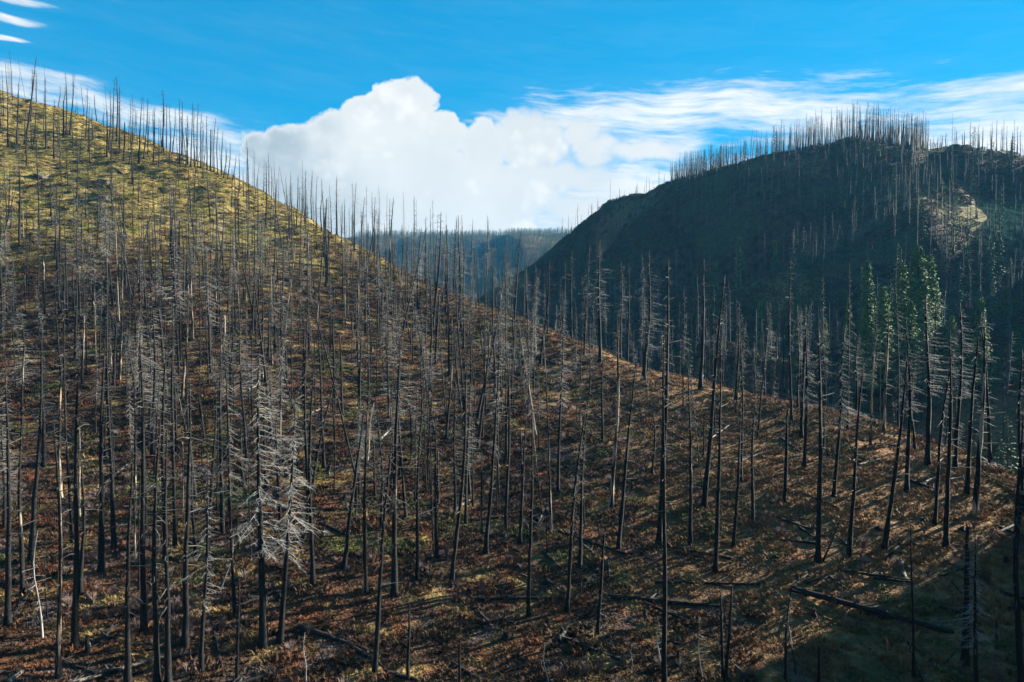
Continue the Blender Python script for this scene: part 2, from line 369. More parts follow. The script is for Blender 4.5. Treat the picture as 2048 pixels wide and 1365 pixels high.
def link(name, data, parent=None):
    o = bpy.data.objects.new(name, data); COL.objects.link(o)
    if parent is not None: o.parent = parent
    return o
def tag(o, label=None, cat=None, group=None, kind=None):
    for k, v in (('label', label), ('category', cat), ('group', group), ('kind', kind)):
        if v: o[k] = v
    return o

# ------------------------------------------------------------------ ground sheet
def axis(a, b, lo, hi, step, grow=1.06, most=14.0):
    mid = list(np.arange(a, b + step / 2, step)); s = step; x = a; left = []
    while x > lo: s = min(s * grow, most); x -= s; left.append(x)
    s = step; x = mid[-1]; right = []
    while x < hi: s = min(s * grow, most); x += s; right.append(x)
    return np.array(left[::-1] + mid + right)
GX = axis(-235, 125, -1300, 1700, 1.1); GY = axis(22, 325, -260, 2500, 1.1)
GXX, GYY = np.meshgrid(GX, GY)
GZ = height(GXX, GYY)
ny, nx = GZ.shape
q = (np.arange(ny - 1)[:, None] * nx + np.arange(nx - 1)[None]).ravel()
ground = link('ground', tri_mesh('ground', np.stack([GXX, GYY, GZ], 2).reshape(-1, 3), np.stack([q, q + 1, q + nx + 1, q + nx], 1), m_ground))
tag(ground, 'steep burnt hillsides with dry grass, bracken and bare brown soil', 'ground', kind='structure')
def gz(x, y):
    x = np.asarray(x, float); y = np.asarray(y, float)
    i = np.clip(np.searchsorted(GX, x) - 1, 0, nx - 2); j = np.clip(np.searchsorted(GY, y) - 1, 0, ny - 2)
    a = (x - GX[i]) / (GX[i+1] - GX[i]); b = (y - GY[j]) / (GY[j+1] - GY[j])
    return (GZ[j, i] * (1-a) + GZ[j, i+1] * a) * (1-b) + (GZ[j+1, i] * (1-a) + GZ[j+1, i+1] * a) * b
def normal(x, y, e=2.0):
    n = np.stack([gz(x - e, y) - gz(x + e, y), gz(x, y - e) - gz(x, y + e), np.full(np.shape(x), 2 * e)], -1)
    return n / np.linalg.norm(n, axis=-1)[..., None]
DS = np.concatenate([np.arange(26, 330, 0.5), np.arange(330, 900, 2.0), np.arange(900, 2100, 8.0)])
def hit(u, v, near=True):
    """where the sight line of (u, v) meets the ground; past a crest, the crest itself"""
    x, y, z = ray(u, v); D = DS[DS < 320] if near else DS
    X = x / y * D; Zr = z / y * D; G = gz(X, D); k = np.nonzero(Zr <= G)[0]
    if len(k) == 0:
        i = int(np.argmax((G - Zr) / D)); return np.array([X[i], D[i], G[i]])
    i = k[0]; return np.array([X[i], D[i], G[i]])
def visible(P):
    """is the ground at P in the camera's sight (not behind a crest)?"""
    P = np.atleast_2d(P); t = np.linspace(0.25, 0.985, 90)[None]
    X = P[:, 0:1] * t; Y = P[:, 1:2] * t; Z = (P[:, 2:3] + 1.0) * t
    return np.all(Z + 0.3 > gz(X, Y), axis=1)

# ------------------------------------------------------------------ tree builders
def trunk_geo(rng, H, r0, r1, rings=15, sides=8, jag=0.0, wob=0.10):
    z = H * np.linspace(0, 1, rings) ** 1.15
    ph = rng.uniform(0, 6.3, 4); s = z / H
    cx = wob * (np.sin(s * 5 + ph[0]) - math.sin(ph[0])) * s + rng.normal(0, 0.012, rings); cy = wob * (np.sin(s * 6 + ph[1]) - math.sin(ph[1])) * s + rng.normal(0, 0.012, rings)
    r = r1 + (r0 - r1) * (1 - s) ** 0.85 + r0 * 0.75 * np.exp(-z / 0.55)
    th = np.arange(sides) * 2 * math.pi / sides
    V = np.zeros((rings, sides, 3)); lob = 1 + 0.10 * rng.normal(size=(rings, sides)); lob[0] *= 1 + 0.25 * np.sin(th * 3 + ph[2])
    V[..., 0] = cx[:, None] + r[:, None] * lob * np.cos(th); V[..., 1] = cy[:, None] + r[:, None] * lob * np.sin(th); V[..., 2] = z[:, None]
    V[0, :, 2] = -1.2
    if jag: V[-1, :, 2] += rng.uniform(-jag, jag * 1.4, sides); V[-2, :, 2] -= jag
    V = V.reshape(-1, 3); T = []
    for i in range(rings - 1):
        for j in range(sides):
            a, b = i * sides + j, i * sides + (j + 1) % sides
            T += [(a, b, a + sides), (b, b + sides, a + sides)]
    V = np.vstack([V, [cx[-1], cy[-1], H - (0.3 * jag)]]); c = len(V) - 1
    T += [((rings-1) * sides + j, (rings-1) * sides + (j + 1) % sides, c) for j in range(sides)]
    g = Geo(); g.add(V, T); g.axis = (z, cx, cy, r); return g
def on_axis(g, z):
    zz, cx, cy, r = g.axis; return np.array([np.interp(z, zz, cx), np.interp(z, zz, cy), z]), np.interp(z, zz, r)
def stubs_geo(rng, g, H, n, lo=0.25, long=0.12, size=1.0):
    b = Geo()
    for i in range(n):
        z = H * (lo + (0.985 - lo) * rng.random() ** 0.75); c, r = on_axis(g, z); a = rng.uniform(0, 2 * math.pi)
        top = z / H
        L = size * rng.uniform(0.3, 1.25) * (1.25 - 0.55 * top)
        if rng.random() < long: L = size * rng.uniform(1.3, 2.8) * (1.2 - 0.6 * top)
        up = rng.uniform(-0.45, 0.35); d = np.array([math.cos(a), math.sin(a), up]); d /= np.linalg.norm(d)
        p0 = c + d * r * 0.6; p1 = p0 + d * L * 0.55; p2 = p1 + (d + np.array([rng.normal(0, .2), rng.normal(0, .2), rng.uniform(-.5, .2)])) * L * 0.5
        w = rng.uniform(0.034, 0.062) * (1.25 - 0.5 * top) * (0.8 + 0.25 * L)
        b.tube([p0, p1, p2], [w, w * .75, w * .3], 3, cap=False)
    return b
def twigs_geo(rng, g, H, n, lo=0.22, span=3.0, droop=0.5, fine=7, w0=0.032):
    """grey dead boughs: drooping branches that carry hanging twigs"""
    b = Geo(); ph = rng.uniform(0, 6.3, 3)
    for i in range(n):
        f = lo + (0.985 - lo) * (i + rng.random()) / n; z = H * f; c, r = on_axis(g, z); a = i * 2.39996 + rng.normal(0, .5)
        bias = 0.5 + 0.5 * math.cos(a - ph[1] * 1.7)
        if rng.random() < 0.22 * (1 - bias) + 0.04: continue
        clump = 0.5 + 0.5 * math.sin(z * 1.1 + ph[0] + 1.6 * math.sin(a + ph[1])) * math.sin(z * .47 + ph[2])
        k = (f - lo) / (1 - lo)
        L = span * (0.16 + 0.95 * (1 - k) ** 0.8 * min(1, 0.45 + 3.0 * k)) * rng.uniform(0.45, 1.12) * (0.42 + 1.0 * clump) * (0.68 + 0.45 * bias)
        if rng.random() < 0.15: L *= 0.4
        d = np.array([math.cos(a), math.sin(a), 0]); side = np.array([-d[1], d[0], 0]); bend = rng.normal(0, .18)
        s = np.linspace(0, 1, 5); dr = droop * rng.uniform(0.4, 1.4)
        zz = L * (0.12 * s - dr * s ** 1.4 + 0.38 * dr * s ** 3.5)
        pts = c + (r * 0.6 + L * s)[:, None] * d + (bend * L * s ** 2)[:, None] * side; pts[:, 2] += zz
        w = w0 * (0.55 + 0.22 * L)
        b.tube(pts, w * np.array([1, .85, .65, .45, .2]), 3, cap=False)
        for j in range(int(fine * (0.4 + L / span))):
            q = rng.uniform(0.22, 0.98); p = np.array([np.interp(q, s, pts[:, m]) for m in range(3)]); l = L * rng.uniform(0.14, 0.36) * (1.15 - 0.5 * q)
            sd = 1 if rng.random() < .5 else -1
            dd = d * rng.uniform(.3, .9) + side * sd * rng.uniform(.4, 1.0) + np.array([0, 0, rng.uniform(-.75, .1)])
            dd /= np.linalg.norm(dd); e = p + dd * l + np.array([0, 0, -0.25 * l * rng.random()])
            b.tube([p, p + dd * l * .5 + np.array([0, 0, .04 * l]), e], w * np.array([.42, .34, .18]), 3, cap=False)
    return b
def needles_geo(rng, g, H, n, lo=0.12, span=3.4, m=0, per=12):
    """living boughs: flat drooping sprays of needles"""
    b = Geo(); V = []; T = []
    for i in range(n):
        f = lo + (0.99 - lo) * (i + rng.random()) / n; z = H * f; c, r = on_axis(g, z); a = i * 2.39996 + rng.normal(0, .4); k = (f - lo) / (1 - lo)
        L = span * (0.10 + 0.95 * (1 - k) ** 0.9) * rng.uniform(0.6, 1.1)
        d = np.array([math.cos(a), math.sin(a), 0]); side = np.array([-d[1], d[0], 0])
        for j in range(per):
            q = rng.uniform(0.15, 1.0); sd = rng.choice([-1, 1]); wv = rng.uniform(.1, .42) * L * (1.1 - q)
            p = c + d * (L * q) + side * sd * rng.uniform(0, .25) * wv; p[2] += -0.28 * L * q ** 1.5 + rng.normal(0, .10)
            e = p + d * rng.uniform(.25, .55) + side * sd * (wv * .8 + .2); e[2] -= rng.uniform(0.05, .40)
            h = p + d * rng.uniform(-.05, .35) - side * sd * .12; h[2] -= rng.uniform(.10, .35)
            k0 = len(V); V += [p, e, h, p + (e - p) * .55 + d * .22 + np.array([0, 0, -.22])]; T += [(k0, k0 + 1, k0 + 2), (k0, k0 + 3, k0 + 1)]
    b.add(V, T, m); return b

class Proto: pass
PROTO = {}
def proto(kind, H, g, b, tm, bm):
    p = Proto(); p.H = H; i = len(PROTO.setdefault(kind, []))
    p.trunk = g.mesh(f'{kind}_trunk', [tm]); p.branches = b.mesh(f'{kind}_branches', [bm]) if b is not None else None
    j = Geo(); j.join(g, 0)
    if b is not None: j.join(b, 1)
    p.joined = j.mesh(f'{kind}_whole', [tm, bm] if b is not None else [tm])
    PROTO[kind].append(p)
rng = np.random.default_rng(7)
for i in range(14):
    H = 26.0; g = trunk_geo(rng, H, rng.uniform(.24, .31), .035, wob=rng.uniform(.08, .5))
    proto('snag', H, g, stubs_geo(rng, g, H, int(rng.integers(45, 90)), lo=rng.uniform(.2, .45)), m_bark, m_stub)
for i in range(6):
    H = 15.0; g = trunk_geo(rng, H, rng.uniform(.26, .34), rng.uniform(.12, .18), rings=12, jag=.5, wob=.08)
    proto('broken', H, g, stubs_geo(rng, g, H, int(rng.integers(10, 24)), lo=.15), m_bark, m_stub)
for i in range(12):
    H = 25.0; g = trunk_geo(rng, H, rng.uniform(.22, .29), .03, wob=rng.uniform(.08, .4))
    proto('dead', H, g, twigs_geo(rng, g, H, int(rng.integers(115, 165)), lo=rng.uniform(.16, .42), span=rng.uniform(2.4, 3.5), droop=rng.uniform(.3, .75), fine=9, w0=.027), m_bark, m_twig)
for i in range(3):
    H = 26.0; g = trunk_geo(rng, H, .28, .03, wob=.1); b = twigs_geo(rng, g, H, 170, lo=.34, span=2.9, droop=.75, fine=13, w0=.030)
    proto('pale', H, g, b, m_bark, m_pale)
for i in range(3):
    H = 7.0; g = trunk_geo(rng, H, .07, .015, rings=9, sides=6, wob=.25)
    proto('sapling', H, g, twigs_geo(rng, g, H, 26, lo=.3, span=1.0, droop=.1, fine=3, w0=.03), m_twig, m_twig)
for i in range(3):
    H = 27.0; g = trunk_geo(rng, H, .30, .03, wob=.05); proto('living', H, g, needles_geo(rng, g, H, 230, span=3.9, per=16), m_bark, m_needle)
for i in range(5):                       # cheaper ones for the country across the valley
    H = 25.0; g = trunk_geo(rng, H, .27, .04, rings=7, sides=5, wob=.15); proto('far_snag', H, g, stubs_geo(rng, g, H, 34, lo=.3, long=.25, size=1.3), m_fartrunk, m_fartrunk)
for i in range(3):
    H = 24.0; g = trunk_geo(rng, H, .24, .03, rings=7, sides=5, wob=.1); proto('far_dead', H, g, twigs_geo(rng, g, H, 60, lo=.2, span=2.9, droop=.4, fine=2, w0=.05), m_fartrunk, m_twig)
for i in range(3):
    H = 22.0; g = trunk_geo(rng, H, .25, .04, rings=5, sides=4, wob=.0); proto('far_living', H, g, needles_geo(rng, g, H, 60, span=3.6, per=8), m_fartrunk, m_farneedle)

def scatter(name, pts, rot, scl, idx, meshes, label, cat):
    """one mass of uncountable things: a point cloud that carries alike meshes"""
    pc = bpy.data.collections.new(name + '_shapes')
    for i, me in enumerate(meshes): pc.objects.link(bpy.data.objects.new(f'{name}_shape_{i:02d}', me))
    me = bpy.data.meshes.new(name); me.vertices.add(len(pts)); me.vertices.foreach_set('co', np.asarray(pts, np.float32).ravel())
    for an, ty, key, val in (('rot', 'FLOAT_VECTOR', 'vector', rot), ('scl', 'FLOAT_VECTOR', 'vector', scl), ('idx', 'INT', 'value', idx)):
        a = me.attributes.new(an, ty, 'POINT'); a.data.foreach_set(key, np.asarray(val, np.int32 if ty == 'INT' else np.float32).ravel())
    me.update()
    o = link(name, me); tag(o, label, cat, kind='stuff')
    ng = bpy.data.node_groups.new(name, 'GeometryNodeTree')
    ng.interface.new_socket('Geometry', in_out='INPUT', socket_type='NodeSocketGeometry'); ng.interface.new_socket('Geometry', in_out='OUTPUT', socket_type='NodeSocketGeometry')
    N = ng.nodes; gi = N.new('NodeGroupInput'); go = N.new('NodeGroupOutput'); ip = N.new('GeometryNodeInstanceOnPoints'); ci = N.new('GeometryNodeCollectionInfo')
    ci.inputs[0].default_value = pc; ci.inputs['Separate Children'].default_value = True; ci.inputs['Reset Children'].default_value = True
    ip.inputs['Pick Instance'].default_value = True
    def attr(n, ty):
        a = N.new('GeometryNodeInputNamedAttribute'); a.data_type = ty; a.inputs[0].default_value = n; return a.outputs[0]
    L = ng.links.new
    L(gi.outputs[0], ip.inputs['Points']); L(ci.outputs[0], ip.inputs['Instance']); L(attr('idx', 'INT'), ip.inputs['Instance Index'])
    e2r = N.new('FunctionNodeEulerToRotation'); L(attr('rot', 'FLOAT_VECTOR'), e2r.inputs[0]); L(e2r.outputs[0], ip.inputs['Rotation']); L(attr('scl', 'FLOAT_VECTOR'), ip.inputs['Scale'])
    L(ip.outputs[0], go.inputs[0])
    mod = o.modifiers.new('scatter', 'NODES'); mod.node_group = ng
    return o

# ------------------------------------------------------------------ where the trees stand
TREES = []        # dicts: kind, base, vec (base to top), width, bare, seed
def stand(kind, ub, vb, ut, vt, bare=0.15, width=1.0, near=True):
    B = hit(ub, vb, near); d = B[1]; T = at_depth(ut, vt, d)
    vec = T - B; vec[1] += rng.normal(0, .02) * vec[2]
    TREES.append(dict(kind=kind, base=B, vec=vec, bare=bare * (.78 if bare > .5 else 1), width=width, listed=True))
N_, D_, P_, B_ = 'snag', 'dead', 'pale', 'broken'
LIST = [
 # the left hill's skyline and the bench below it
 (D_,16,295,15,125),(N_,50,290,70,113,.35,1.25),(N_,33,306,35,165),(N_,92,299,94,156),(B_,127,276,127,203),(N_,133,270,131,145),(N_,140,270,145,146,.1,1.1),(N_,172,276,174,175),
 (B_,177,304,177,240),(N_,186,282,186,219),(B_,214,316,214,225),(N_,218,302,220,180),(N_,226,280,229,157),(N_,234,284,236,154,.1,1.25),(N_,239,310,242,172,.2,1.2),(B_,248,321,248,246),
 (N_,277,330,284,192),(N_,288,319,297,196),(N_,296,310,299,230),(N_,307,325,309,221),(N_,325,295,326,179,.05,1.5),(N_,333,297,335,207),(N_,359,330,360,197),(N_,364,311,365,200),
 (N_,372,335,377,230),(N_,382,335,384,204),(N_,389,336,388,215),(N_,394,324,396,207),(N_,402,337,404,225,.05,1.2),(N_,414,340,414,230),(B_,421,342,422,262),(N_,428,345,430,236),
 (N_,435,350,436,254),(N_,447,357,454,298),(N_,456,360,461,285),(N_,466,361,472,310),(N_,108,318,107,198),(N_,68,290,70,205),(N_,74,305,72,225),(N_,122,310,105,215,.1,.7),(N_,160,318,168,240,.1,.7),
 (N_,258,330,268,245,.1,.7),(N_,345,310,350,215),(N_,318,340,318,235,.1,.8),(B_,376,330,373,258),(N_,443,352,446,262),
 # skyline running down to the valley
 (N_,532,457,535,325,.05,1.2),(N_,552,464,554,358),(D_,580,480,580,374),(N_,593,459,596,351),(N_,610,448,612,340),(D_,623,438,623,340),(D_,674,466,674,351),(N_,649,515,651,396,.0,1.9),
 (D_,708,502,713,365),(N_,722,511,728,394),(N_,750,512,750,394),(N_,777,545,788,396,.0,1.3),(N_,754,530,756,425),(N_,866,654,884,424,.05,1.35),(D_,918,641,922,432,.1,1.3),(D_,945,593,947,438),
 (N_,853,590,852,434),(N_,834,621,843,456,.1,1.1),(D_,892,630,896,453),(D_,801,590,806,446),(N_,1028,641,1043,457,.1,1.1),(D_,1018,630,1021,500),(N_,1070,715,1072,537,.5,1.2),(N_,1081,727,1100,519,.1,1.2),
 (N_,1128,684,1128,523),(N_,1143,668,1143,501),(D_,1168,712,1181,489,.3),(D_,1200,727,1200,479,.05,1.4),(D_,1241,705,1241,522),(D_,1287,762,1302,500,.05,1.6),(N_,1401,781,1410,518,.15,1.4),
 (N_,1471,800,1480,605),(D_,1595,816,1596,610),(D_,1609,936,1614,609),(N_,1636,1125,1643,660,.0,1.1),(D_,1667,994,1697,647),(N_,1767,865,1775,614,.85,1.1),(N_,1697,1118,1734,728,.3,.95),
 (N_,1814,986,1819,640,.0,1.15),(N_,1769,1100,1809,690,.1,1.0),(D_,1855,933,1860,590,.05,1.35),(D_,1910,936,1921,606,.05,1.1),(N_,1868,1050,1905,700,.1,.9),(N_,1950,1034,1968,632,.8,1.2),
 (N_,1933,991,1960,640,.3),(N_,1891,1097,1897,660,.1,1.0),(N_,2046,1032,2052,700,.1),(N_,2040,1420,2046,830,.2,1.0),(B_,1930,1330,1936,1056,.1,.9),(P_,1953,1420,1950,1062,.1,.8),(N_,1827,1358,1820,1050,.2,.55),
 (N_,1569,1372,1583,1158,.4,.7),(B_,1637,1400,1637,1296,.1,.6),(N_,1646,1125,1687,1020,.05,.6),
 # foot of the slope, middle
 (N_,1318,1095,1340,520,.05,1.0),(N_,1328,1400,1334,660,.05,.75),(N_,1407,1018,1457,550,.1,1.1),(B_,1195,1273,1208,1071,.0,.75),(N_,1133,1225,1170,800,.55,.9),(N_,1056,1238,1063,827,.25,.8),(N_,1159,1139,1180,750,.1,.85),
 (N_,1236,1104,1275,700,.1,.9),(N_,1381,1094,1378,738,.35,.9),(N_,1431,1144,1445,680,.1,.9),(N_,1467,1096,1480,800,.1,.9),(N_,1505,1050,1514,790,.1),(N_,1223,1015,1236,640,.8,1.15),(N_,1205,885,1205,700),
 (N_,1304,954,1308,820),(B_,1450,1372,1463,1176,.1,.7),(B_,1446,1360,1441,1187,.05,.5),(N_,834,1160,845,800,.05,.95),(N_,788,1193,800,680,.4,1.1),(N_,730,1190,736,780,.45,.95),(N_,904,1170,935,760,.2,1.0),
 (N_,971,1109,1000,740,.3,.95),(N_,688,1139,725,800,.55,1.0),(N_,625,1177,622,730,.4,1.0),(N_,749,1350,785,860,.25,.9),(P_,526,1299,515,700,.1,1.1),(P_,561,1284,598,790,.1,.95),(B_,815,1362,818,1213,.1,.6),
 (B_,918,1385,920,1284,.3,.6),(D_,800,960,803,640),(D_,870,870,822,620),(N_,893,880,905,640,.7),(N_,955,900,985,640,.5),(N_,1012,930,1018,700),(B_,965,880,968,790,.5,.8),
 # foot of the slope, left
 (N_,118,1362,116,830,.70,.8),(N_,255,1372,262,900,.15,.95),(N_,289,1273,285,690,.2,1.0),(N_,314,1378,310,840,.35,1.0),(N_,336,1376,335,860,.3,.9),(N_,371,1300,382,760,.2,1.0),(N_,149,1298,160,740,.2,1.0),
 (N_,202,1144,212,690,.05,1.1),(N_,414,1184,425,800,.1,1.0),(N_,45,1192,48,800,.5,.95),(N_,63,1129,68,720,.0,1.1),(N_,16,1255,20,740,.2,1.0),(B_,474,1368,475,1165,.1,.6),(D_,402,1350,412,900,.1,.8),(N_,88,935,90,650,.0,1.1),
 (N_,95,1245,88,1090,.1,.4),(P_,10,1060,8,850,.4),(N_,162,1195,160,905,.6),(N_,120,1000,122,700,.7),(D_,280,900,282,640),(D_,300,860,302,650),(N_,365,800,378,570,.8),(N_,240,760,245,560,.7),(N_,570,660,590,488,.95,1.0),
 (N_,715,705,715,520,.7),(N_,525,770,527,560,.75),(N_,463,750,470,560),(N_,120,565,122,390,.1,1.3),(N_,110,520,112,360,.7),(N_,40,480,38,330,.6),(N_,150,720,152,520),(N_,420,700,425,500),(N_,345,560,345,420,.1,1.5)]
for it in LIST: stand(*it)
for u, v, ut, vt in [(612,1368,612,1265),(1322,1335,1314,1234),(1405,1362,1393,1238),(1265,1340,1266,1288),(85,1280,82,1060),(440,1190,470,1070),(1098,1372,1088,1285)]:
    stand('sapling', u, v, ut, vt, .3, 1.0)

def spaced(cands, radius, taken):
    out = []; cell = {}
    def key(p): return int(p[0] // 6), int(p[1] // 6)
    for p in taken: cell.setdefault(key(p), []).append((p[0], p[1], 0))
    for p, r in zip(cands, radius):
        kx, ky = key(p); ok = True; w = int(r // 6) + 1
        for a in range(kx - w, kx + w + 1):
            for b in range(ky - w, ky + w + 1):
                for qx, qy, qr in cell.get((a, b), ()):
                    if (qx - p[0]) ** 2 + (qy - p[1]) ** 2 < r * r: ok = False; break
                if not ok: break
            if not ok: break
        if ok: out.append(p); cell.setdefault((kx, ky), []).append((p[0], p[1], 0))
    return np.array(out)
# more of them all over the near slope, closer together to the left
nc = 22000
cx_ = rng.uniform(-235, 125, nc); cy_ = rng.uniform(48, 330, nc); cz_ = gz(cx_, cy_)
uu, vv = project(np.stack([cx_, cy_, cz_], 1)); vis = visible(np.stack([cx_, cy_, cz_], 1))
keep = (uu > -30) & (uu < 2080) & (vv < 1390)
rad = np.where(cx_ < 5, 3.7, 6.9); rad = np.where(cz_ > 22, 5.2, rad); rad = np.where((vv > 1130) & (uu > 560), 13.0, rad); rad = np.where((vv > 1130) & (uu <= 560), 5.2, rad)
rad = np.where(~vis, np.where(uu > 1300, 11.0, 7.0), rad)
rad = rad * (1 + .75 * np.clip(fbm(cx_ / 17, cy_ / 17, 2, 19) * 1.6, -.35, 1))      # clumps and gaps
keep &= vis | ((uu > 600) & (cz_ + 22 > -cy_ * 0.16))          # beyond the crest only where tops can show
k = np.nonzero(keep)[0]; fill = spaced(np.stack([cx_[k], cy_[k]], 1), rad[k], [t['base'][:2] for t in TREES])
for x, y in fill:
    z = float(gz(x, y)); u, v = project(np.array([x, y, z])); f = rng.random()
    crest_right = u > 900 and v < 900; upper = z > 20
    pd = 0.42 if crest_right else (0.12 if upper else (0.43 if u < 1000 else 0.30))
    if v > 1050: pd = 0.12
    kind = 'dead' if f < pd else ('broken' if f < pd + 0.20 else 'snag')
    h = rng.uniform(13, 27) if kind != 'broken' else rng.uniform(4, 15)
    if upper: h *= 0.78
    if rng.random() < .14: h *= .6
    ln = rng.normal(0, .02, 2) + (rng.normal(0, .09, 2) if rng.random() < .2 else 0)
    TREES.append(dict(kind=kind, base=np.array([x, y, z]), vec=np.array([ln[0] * h, ln[1] * h, h]), bare=float(np.clip(rng.exponential(.16) + (.34 if rng.random() < .16 else 0), 0, .7)),
                      width=rng.choice([rng.uniform(.28, .55), rng.uniform(.5, .95), rng.uniform(.8, 1.15)], p=[.42, .43, .15]), listed=False))
# living firs in the valley
def firs(kind, items):
    for u, v, top, w in items:
        d = v; B = np.array([(u - 1024) / F * d, d, 0.0]); B[2] = gz(B[0], B[1]); T = at_depth(u, top, d); TREES.append(dict(kind=kind, base=B, vec=T - B, bare=.1, width=w, listed=True))
firs('living', [(1836,238,490,1.5),(1860,242,510,1.35),(1804,243,520,1.3),(1735,255,520,1.1),(1768,222,572,1.35),(1845,222,556,1.3),(1697,240,596,.8),(1962,205,596,1.1),(1822,252,535,1.2),(1895,440,335,1.4),(1705,500,355,1.3),
                (1730,225,618,1.0),(1905,222,630,1.1),(1650,250,638,.9),(1822,215,600,1.2),(1792,250,590,1.0),(1872,260,560,1.0),(1640,480,370,1.2),(1955,430,385,1.2),(1790,470,345,1.2),(1850,450,360,1.1),(1580,450,400,1.0),
                (1480,420,470,1.0),(1550,380,480,1.0),(1620,340,520,1.0),(1690,360,470,1.1),(1430,400,520,.9),(1990,330,470,1.1),(2020,300,520,1.1),(1940,300,560,1.0),(1600,300,590,.9),(1520,300,600,.9)])
firs('dead', [(684,232,405,.9)])

# ------------------------------------------------------------------ names and labels of the standing trees
ORD = ['', 'first', 'second', 'third', 'fourth', 'fifth', 'sixth', 'seventh', 'eighth', 'ninth', 'tenth', 'eleventh', 'twelfth', 'thirteenth', 'fourteenth', 'fifteenth', 'sixteenth', 'seventeenth', 'eighteenth',
       'nineteenth', 'twentieth'] + ['twenty-' + s for s in 'first second third fourth fifth sixth seventh eighth ninth'.split()] + [w for t_, d_ in (('thirtieth', 'thirty-'), ('fortieth', 'forty-'), ('fiftieth', 'fifty-'), ('sixtieth', 'sixty-'), ('seventieth', 'seventy-')) for w in [t_] + [d_ + s for s in 'first second third fourth fifth sixth seventh eighth ninth'.split()]]
CU = [c[0] for c in CREST]; CV = [c[1] for c in CREST]; CD = [c[2] for c in CREST]
for t in TREES:
    u, v = project(t['base']); t['u'], t['v'] = float(u), float(v); t['px'] = t['vec'][2] / t['base'][1] * F
    d = t['base'][1]; cd = np.interp(u, CU, CD)
    if d > cd * 1.05 and u > 480: r = 'behind the sinking skyline' if u < 960 else ('behind the ridge edge, left part' if u < 1150 else ('behind the ridge edge, mid part' if u < 1330 else ('behind the ridge edge, right part' if u < 1600 else 'behind the rim at the right')))
    elif d > cd * .9:
        r = "on the left hill's skyline" if u < 480 else ('on the skyline sinking to the valley' if u < 960 else ('on the ridge edge above the valley' if u < 1440 else 'along the rim at the right'))
    elif t['base'][2] > 14: r = 'high on the grassy slope at far left' if u < 260 else 'on the grassy slope below the skyline'
    elif v < 800: r = 'halfway up the slope at far left' if u < 250 else ('halfway up the slope, left of centre' if u < 520 else ('halfway up the slope near the centre' if u < 900 else 'on the slope below the ridge edge'))
    elif v < 1060: r = 'on the lower slope at far left' if u < 260 else ('on the lower slope, left of centre' if u < 600 else ('on the lower slope at the centre' if u < 1000 else ('on the lower slope, right of centre' if u < 1500 else 'on the tan slope at the right')))
    else: r = 'at the bottom left corner' if u < 260 else ('at the bottom, left of centre' if u < 640 else ('at the bottom centre' if u < 1120 else ('at the shaded bottom, right of centre' if u < 1560 else 'at the bottom right corner')))
    if t['kind'] == 'living': r = ('on the shaded hill across the valley' if d > 320 else 'in the dark valley at the right') if u > 1000 else 'on the skyline sinking to the valley'
    t['region'] = r
    lean = math.degrees(math.atan2(math.hypot(t['vec'][0], 0), t['vec'][2])); side = 'right' if t['vec'][0] > 0 else 'left'
    look = []
    if lean > 4.5: look.append(f'{side}-leaning')
    if t['kind'] == 'snag': look.append('pale-barked' if t['bare'] > .6 else ('streaked' if t['bare'] > .33 else ('thick black' if t['width'] > 1.15 else 'black')))
    elif t['kind'] == 'broken': look.append('broken-topped')
    elif t['kind'] == 'dead': look.append('twiggy grey')
    elif t['kind'] == 'pale': look.append('bleached twiggy')
    elif t['kind'] == 'sapling': look.append('small bleached')
    else: look.append('green')
    t['look'] = ' '.join(look)
NAME = {'snag': 'burnt_snag', 'broken': 'broken_snag', 'dead': 'dead_conifer', 'pale': 'bleached_conifer', 'sapling': 'dead_sapling', 'living': 'living_conifer'}
NOUN = {'snag': 'burnt snag', 'broken': 'snag', 'dead': 'dead conifer', 'pale': 'dead conifer', 'sapling': 'dead sapling', 'living': 'conifer'}
GROUP = {'snag': 'burnt snags on the near hillside', 'broken': 'broken snags on the near hillside', 'dead': 'dead conifers with grey twigs', 'pale': 'bleached dead conifers', 'sapling': 'bleached saplings', 'living': 'living conifers'}
LIMIT = {'snag': 295, 'broken': 140, 'dead': 290, 'pale': 50, 'sapling': 50, 'living': 50}
solo, mass = [], []
for kd in NAME:
    ts = sorted([t for t in TREES if t['kind'] == kd], key=lambda t: (-t['listed'], -t['px'])); solo += ts[:LIMIT[kd]]; mass += ts[LIMIT[kd]:]
keyed = {}
for t in solo: keyed.setdefault((t['look'], t['kind'], t['region']), []).append(t)
for (look, kd, reg), ts in keyed.items():
    ts.sort(key=lambda t: t['u'])
    for i, t in enumerate(ts):
        w = '' if len(ts) == 1 else (f', {ORD[i + 1]} such from left' if i + 1 < len(ORD) else f', number {i + 1} from left')
        t['label'] = f'{look} {NOUN[kd]} {reg}{w}'
def pose(t, p, i):
    v = Vector(t['vec']); h = v.length; qn = v.to_track_quat('Z', 'Y'); sp = Quaternion((0, 0, 1), random.Random(i).uniform(0, 6.28))
    sz = h / p.H; sx = t['width'] * (0.55 + 0.45 * min(1.25, sz)) if t['kind'] not in ('living', 'sapling') else t['width'] * (0.4 + .6 * sz)
    return (qn @ sp), (sx, sx, sz)
for i, t in enumerate(solo):
    ps = PROTO[t['kind']]; p = ps[(i * 7 + 3) % len(ps)]
    e = link(NAME[t['kind']], None); e.empty_display_size = .5; q_, s_ = pose(t, p, i)
    e.location = t['base']; e.rotation_mode = 'QUATERNION'; e.rotation_quaternion = q_; e.scale = s_
    tag(e, t['label'], 'tree', GROUP[t['kind']])
    tr = link('trunk', p.trunk, e); tr['bare'] = float(t['bare'])
    if p.branches is not None: tag(link('crown' if t['kind'] == 'living' else 'branches', p.branches, e), kind='stuff')
